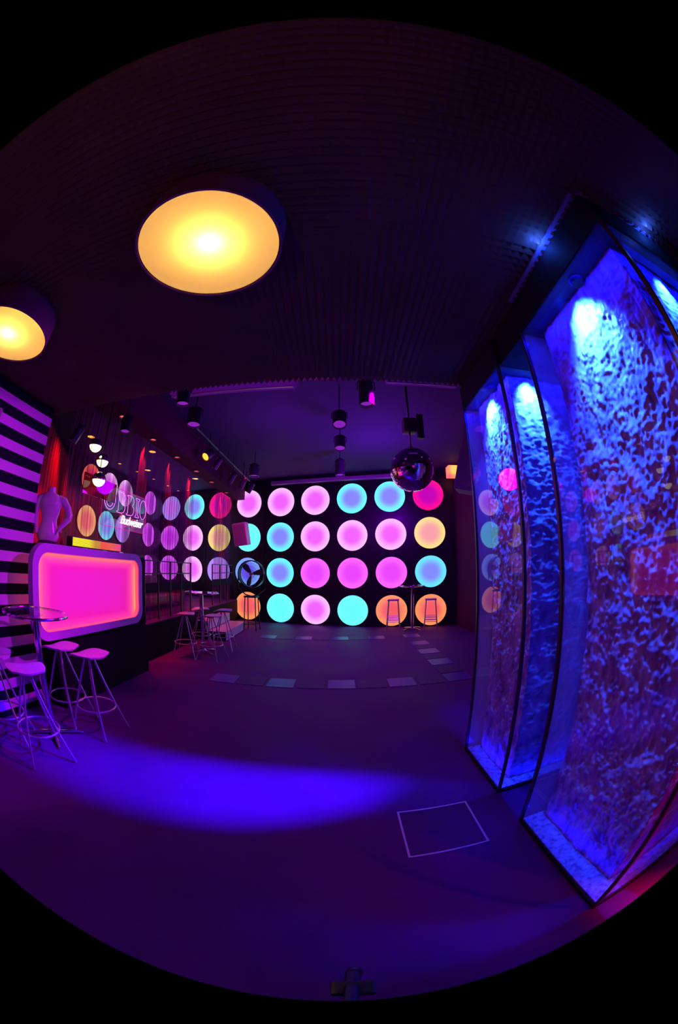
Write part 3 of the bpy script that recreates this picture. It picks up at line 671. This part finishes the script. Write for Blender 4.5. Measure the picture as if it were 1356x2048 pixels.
fo = bpy.data.objects.new('script_lettering', fme); C.objects.link(fo); fo.parent = t; fo.location = (.012 * U, .265 * U, .045 * U); fo.rotation_euler = (PI / 2, 0, PI / 2)
for yy in (.05, .64): obj('wire', tube(BM(), [(0, yy, .315), (0, yy, .99)], .0015, 5), 'cable', t)

# chrome globe pendants
M['globe_glow'] = mat('globe_opal_glow', (1, .9, .7), .3, emit=(1.0, .92, .55), es=1.6)
def globe(label, y, z, x=-1.75):
    t = thing('globe_pendant', label, 'pendant lamp', (x, y, z), 0, 'chrome and opal globe pendants'); r = .054
    prof = [(r * math.cos(a_), r * math.sin(a_)) for a_ in np.linspace(-.12, PI / 2 - .1, 12)]
    obj('chrome_cap', lathe(BM(), prof, 28, close_bottom=False), 'chrome', t, True)
    prof = [(max(.0006, r * .93 * math.cos(a_)), r * .93 * math.sin(a_)) for a_ in np.linspace(-PI / 2, -.12, 12)]
    obj('opal_bowl', lathe(BM(), prof, 28, close_top=False), 'globe_glow', t, True)
    obj('cord', tube(BM(), [(0, 0, r * .98), (0, 0, (2.6 if x > -1.7 else 2.24) - z)], .003, 6), 'cable', t)
globe('highest chrome-and-opal globe pendant over the counter', 1.905, 1.800); globe('middle chrome-and-opal globe pendant of the trio', 2.023, 1.718); globe('lowest chrome-and-opal globe pendant, by the smoked panel', 1.885, 1.535, -1.64)

# white torso figure on the counter end, hand on hip
t = thing('torso_figure', 'glossy white headless torso figure with hand on hip, on a black foot', 'statue', (-1.83, 1.585, 1.055), math.radians(49))
bm = BM()
secs = [(.07, .055, .02, 0), (.085, .06, .05, 0), (.078, .055, .085, 0), (.062, .045, .13, 0), (.058, .042, .16, .002), (.07, .05, .20, .003), (.082, .056, .25, .002), (.085, .055, .285, 0), (.07, .045, .315, 0), (.032, .03, .33, 0), (.028, .028, .365, 0)]
rings = []
for a_, b2, z, xo in secs: rings.append([bm.verts.new((xo + a_ * math.cos(2 * PI * k / 24), b2 * math.sin(2 * PI * k / 24) - (.014 * math.exp(-((z - .25) / .03) ** 2) if math.sin(2 * PI * k / 24) < 0 else 0), z)) for k in range(24)])
for A, B in zip(rings, rings[1:]):
    for k in range(24): bm.faces.new((A[k], A[(k + 1) % 24], B[(k + 1) % 24], B[k]))
bm.faces.new(rings[0][::-1]); bm.faces.new(rings[-1])
obj('torso', bm, 'fibreglass', t, True)
bm = BM(); tube(bm, [(.062, 0, .295), (.10, -.005, .285), (.135, -.01, .24), (.152, -.012, .20), (.148, -.02, .175), (.12, -.03, .145), (.09, -.038, .115), (.075, -.04, .09)], [.03, .03, .026, .022, .021, .019, .015, .013], 14)
for k in range(4): tube(bm, [(.082 - k * .003, -.046 + k * .008, .10), (.068 - k * .003, -.056 + k * .008, .078), (.058, -.054 + k * .008, .062)], [.005, .0045, .003], 6)
tube(bm, [(.088, -.03, .10), (.098, -.02, .082)], [.005, .004], 6)
obj('bent_arm', bm, 'fibreglass', t, True)
bm = BM(); tube(bm, [(-.062, 0, .295), (-.095, 0, .27), (-.105, .0, .20), (-.10, -.005, .13), (-.09, -.01, .06)], [.03, .028, .023, .019, .014], 14); obj('lowered_arm', bm, 'fibreglass', t, True)
obj('foot_plate', lathe(BM(), [(.075, 0), (.075, .012), (.06, .022)], 32), 'black_plastic', t, True)

# ------------------------------------------------------------------ tables and stools
def bar_table(label, loc, rz, glass_top=True, h=.694, r=.196):
    t = thing('bar_table', label, 'bar table', loc, rz, 'tall round bar tables')
    obj('table_top', lathe(BM(), [(r - .002, h - .006), (r - .002, h)], 56), 'table_glass' if glass_top else 'chrome', t, True)
    ring = [(r * math.cos(2 * PI * k / 56), r * math.sin(2 * PI * k / 56), h - .004) for k in range(56)]
    obj('rim', tube(BM(), ring, .0075, 8, closed=True), 'chrome', t, True)
    obj('pole', lathe(BM(), [(.021, .03), (.021, h - .02), (.05, h - .012), (.05, h - .007)], 24), 'chrome', t, True)
    obj('hub', lathe(BM(), [(.034, .004), (.034, .03), (.022, .05)], 24), 'chrome', t, True)
    for k in range(4):
        a_ = PI / 4 + k * PI / 2; c_, s_ = math.cos(a_), math.sin(a_)
        obj('foot', tube(BM(), [(c_ * .02, s_ * .02, .026), (c_ * .08, s_ * .08, .026), (c_ * .14, s_ * .14, .018), (c_ * .18, s_ * .18, .009)], [.013, .012, .010, .007], 10), 'chrome', t, True)
    return t
tb = bar_table('glass-topped bar table beside the striped wall, nearest the camera', (-1.495, 1.19, 0), math.radians(5))
dup(tb, (-1.505, 3.63, 0), math.radians(12), 'glass-topped bar table in front of the stage edge')
dup(tb, (1.145, 5.30, 0), math.radians(-13), 'glass-topped bar table against the disc wall, between two square stools')
def saddle_stool(label, loc, rz):
    t = thing('bar_stool', label, 'bar stool', loc, rz, 'bar stools with saddle seats and wire legs')
    # saddle seat: rounded square, front edge dropping, thin shell
    bm = BM(); N = 14; R = .109
    def pt(u, v, top):
        a_, b_ = u, v
        x = R * a_ * math.sqrt(1 - .30 * b_ * b_); y = R * b_ * math.sqrt(1 - .30 * a_ * a_)
        z = .475 + .020 * (b_ * b_) - .010 * max(0, -a_) ** 2 + .012 * max(0, a_) ** 3 - .012 * (a_ ** 4 + b_ ** 4)
        return (x, y, z if top else z - .010)
    T = [[bm.verts.new(pt(-1 + 2 * i / N, -1 + 2 * j / N, True)) for j in range(N + 1)] for i in range(N + 1)]
    Bt = [[bm.verts.new(pt((-1 + 2 * i / N) * .97, (-1 + 2 * j / N) * .97, False)) for j in range(N + 1)] for i in range(N + 1)]
    for i in range(N):
        for j in range(N):
            bm.faces.new((T[i][j], T[i + 1][j], T[i + 1][j + 1], T[i][j + 1])); bm.faces.new((Bt[i][j], Bt[i][j + 1], Bt[i + 1][j + 1], Bt[i + 1][j]))
    for i in range(N):
        bm.faces.new((T[i][0], Bt[i][0], Bt[i + 1][0], T[i + 1][0])); bm.faces.new((T[i][N], T[i + 1][N], Bt[i + 1][N], Bt[i][N]))
        bm.faces.new((T[0][i], T[0][i + 1], Bt[0][i + 1], Bt[0][i])); bm.faces.new((T[N][i], Bt[N][i], Bt[N][i + 1], T[N][i + 1]))
    obj('seat', bm, 'seat', t, True)
    for k in range(4):
        a_ = PI / 4 + k * PI / 2; c_, s_ = math.cos(a_), math.sin(a_)
        obj('leg', tube(BM(), [(c_ * .022, s_ * .022, .462), (c_ * .03, s_ * .03, .44), (c_ * .178, s_ * .178, .004)], .0062, 8), 'steel', t, True)
    zr = .165; rr = .178 - (.178 - .03) * zr / .44 - .002
    obj('foot_ring', tube(BM(), [(rr * math.cos(2 * PI * k / 40), rr * math.sin(2 * PI * k / 40), zr) for k in range(40)], .0055, 8, closed=True), 'steel', t, True)
    obj('seat_plate', lathe(BM(), [(.04, .455), (.045, .467)], 20), 'dark_steel', t, True)
    return t
st = saddle_stool('saddle-seat stool with the bright pink seat, right of the near bar table', (-1.328, 1.45, 0), math.radians(0))
STL = [((-1.56, 1.43, 0), 4, 'saddle-seat stool with dark red seat behind the near bar table'),
       ((-1.37, .975, 0), -25, 'saddle-seat stool closest to the camera, left of the near bar table pole'),
       ((-1.64, .94, 0), 40, 'saddle-seat stool cut by the left frame edge beside the striped wall'),
       ((-1.60, 3.37, 0), 10, 'front left saddle-seat stool at the bar table by the stage'),
       ((-1.31, 3.40, 0), -8, 'front right saddle-seat stool at the bar table by the stage'),
       ((-1.62, 3.87, 0), 30, 'rear left saddle-seat stool at the bar table by the stage'),
       ((-1.34, 3.90, 0), 5, 'rear right saddle-seat stool in front of the stage steps')]
for lc, a_, lb in STL: dup(st, lc, math.radians(a_), lb)
def square_stool(label, loc, rz):
    t = thing('square_stool', label, 'bar stool', loc, rz, 'square frame bar stools at the disc wall')
    obj('seat', box(BM(), -.088, .088, -.08, .08, .462, .482, .004), 'seat', t, True)
    legs = [(-1, -1), (1, -1), (1, 1), (-1, 1)]
    for a_, b_ in legs: obj('leg', tube(BM(), [(a_ * .072, b_ * .068, .462), (a_ * .104, b_ * .092, .002)], .0065, 8), 'steel', t)
    for z in (.13, .165, .205):
        k = .072 + (.104 - .072) * (1 - z / .462); k2 = .068 + (.092 - .068) * (1 - z / .462)
        for s_ in (-1, 1): obj('rung', tube(BM(), [(-k, s_ * k2, z), (k, s_ * k2, z)], .0045, 6), 'steel', t)
    for z in (.13, .205):
        k = .072 + (.104 - .072) * (1 - z / .462); k2 = .068 + (.092 - .068) * (1 - z / .462)
        for s_ in (-1, 1): obj('rung', tube(BM(), [(s_ * k, -k2, z), (s_ * k, k2, z)], .0045, 6), 'steel', t)
    return t
ss = square_stool('square-framed bar stool in front of the fifth orange disc', (.865, 5.42, 0), math.radians(-13))
dup(ss, (1.435, 5.27, 0), math.radians(-13), 'square-framed bar stool in front of the sixth orange disc')

# ------------------------------------------------------------------ drum fan on a tall wire stand
t = thing('drum_fan', 'large black drum fan on a tall wire stand at the far stage end', 'fan', (-1.333, 5.27, 0), math.radians(-8))
fz = .885
obj('housing', lathe(BM(), [(.20, -.05), (.215, -.05), (.215, .05), (.20, .05), (.20, -.05)], 48, (0, 0, fz), axis='y', close_top=False, close_bottom=False), 'black_plastic', t, True)
bm = BM()
for k in range(36):
    a_ = 2 * PI * k / 36; pts = [(r_ * math.cos(a_ + .5 * (r_ / .2)), -.052 - .01 * math.sin(PI * r_ / .2), fz + r_ * math.sin(a_ + .5 * (r_ / .2))) for r_ in np.linspace(.03, .205, 6)]
    tube(bm, pts, .0012, 4)
for r_ in (.07, .12, .17): tube(bm, [(r_ * math.cos(2 * PI * k / 36), -.058, fz + r_ * math.sin(2 * PI * k / 36)) for k in range(36)], .0012, 4, closed=True)
obj('guard', bm, 'black_plastic', t)
for k in range(3):
    a_ = math.radians(12 + 120 * k); bm = BM(); ca, sa = math.cos(a_), math.sin(a_); vsb = []
    for (r_, w_) in ((.03, .018), (.09, .036), (.15, .046), (.19, .03)):
        vsb.append((bm.verts.new((ca * r_ - sa * w_, -.012, fz + sa * r_ + ca * w_)), bm.verts.new((ca * r_ + sa * w_, .02, fz + sa * r_ - ca * w_))))
    for A, B in zip(vsb, vsb[1:]): bm.faces.new((A[0], A[1], B[1], B[0]))
    bmesh.ops.solidify(bm, geom=list(bm.faces), thickness=.004); obj('blade', bm, 'dark_steel', t, True)
obj('hub', lathe(BM(), [(.028, -.03), (.032, .03)], 20, (0, 0, fz), axis='y'), 'steel', t, True)
for a_, b_ in ((-1, -1), (1, -1), (1, 1), (-1, 1)):
    obj('leg', tube(BM(), [(a_ * .085, b_ * .06, .53), (a_ * .10, b_ * .085, .004)], .008, 6), 'black_plastic', t)
obj('stand_top', box(BM(), -.10, .10, -.075, .075, .52, .545), 'black_plastic', t)
obj('yoke', tube(BM(), [(-.225, 0, fz), (-.225, 0, .66), (-.1, 0, .56), (0, 0, .54), (.1, 0, .56), (.225, 0, .66), (.225, 0, fz)], .009, 6), 'black_plastic', t)
obj('lower_ring', tube(BM(), [(.09, .075, .1), (-.09, .075, .1), (-.09, -.075, .1), (.09, -.075, .1)], .006, 6, closed=True), 'black_plastic', t)

# ------------------------------------------------------------------ floor tiles round the dance floor
def tile(label, x, y, m):
    o = obj('floor_tile', box(BM(), -.112, .112, -.112, .112, 0.0, .0035), m); o.location = W(x, y, 0); tag(o, label, 'floor tile', 'glass tiles let into the floor')
ORD = ('first', 'second', 'third', 'fourth', 'fifth', 'sixth', 'seventh', 'eighth', 'ninth')
for i in range(9):
    bright = i in (0, 2, 4, 6, 8)
    tile('%s glass floor tile of the near row, %s from the left' % ('pale' if bright else 'dim', ORD[i]), -.98 + .2515 * i, 2.82, 'tile_bright' if bright else 'tile_dim')
for i in range(7): tile('pale glass floor tile of the rear row, %s from the left' % ORD[i], -.98 + .2515 * i, 4.80, 'tile_bright' if i % 2 == 0 else 'tile_dim')
for i, y in enumerate((3.07, 3.36, 3.60, 3.85, 4.09, 4.32, 4.56, 4.81)):
    bright = i in (1, 3, 5, 7); tile('%s glass floor tile of the right column, %s from the front' % ('pale' if bright else 'dim', ORD[i]), 1.03, y, 'tile_bright' if bright else 'tile_dim')
t = thing('floor_hatch', 'square floor hatch with pale metal edging beside the near water case', 'hatch', (.2225, .7995, 0))
obj('lid', box(BM(), .01, .274, .01, .282, 0, .002), 'hatch', t)
for (a0, a1, b0, b1) in ((0, .284, 0, .008), (0, .284, .284, .292), (0, .008, .008, .284), (.276, .284, .008, .284)): obj('edging', box(BM(), a0, a1, b0, b1, 0, .0035), 'floor_line', t)

# ------------------------------------------------------------------ the photographer's tripod under the lens
t = thing('tripod', 'black camera tripod standing at the bottom edge of view', 'tripod', (0.0, -.04, 0))
obj('centre_column', tube(BM(), [(0, 0, .35), (0, 0, .82)], .012, 10), 'black_plastic', t)
obj('head', lathe(BM(), [(.022, .78), (.022, .82), (.014, .85), (.022, .875), (.022, .885)], 20), 'black_plastic', t, True)
for k in range(3):
    a_ = PI / 2 + PI / 3 + k * 2 * PI / 3
    obj('leg', tube(BM(), [(.02 * math.cos(a_), .02 * math.sin(a_), .78), (.22 * math.cos(a_), .22 * math.sin(a_), .004)], [.011, .007], 8), 'black_plastic', t)
obj('pan_handle', tube(BM(), [(.0, .01, .70), (.008, .09, .62), (.014, .17, .54)], [.006, .006, .009], 8), 'black_plastic', t)
bm = BM(); bmesh.ops.create_uvsphere(bm, u_segments=14, v_segments=10, radius=.010); bmesh.ops.translate(bm, vec=(.016, .178, .53), verts=bm.verts); obj('handle_knob', bm, 'black_plastic', t, True)
obj('clamp', box(BM(), -.008, .034, .125, .150, .56, .575, .003), 'black_plastic', t)
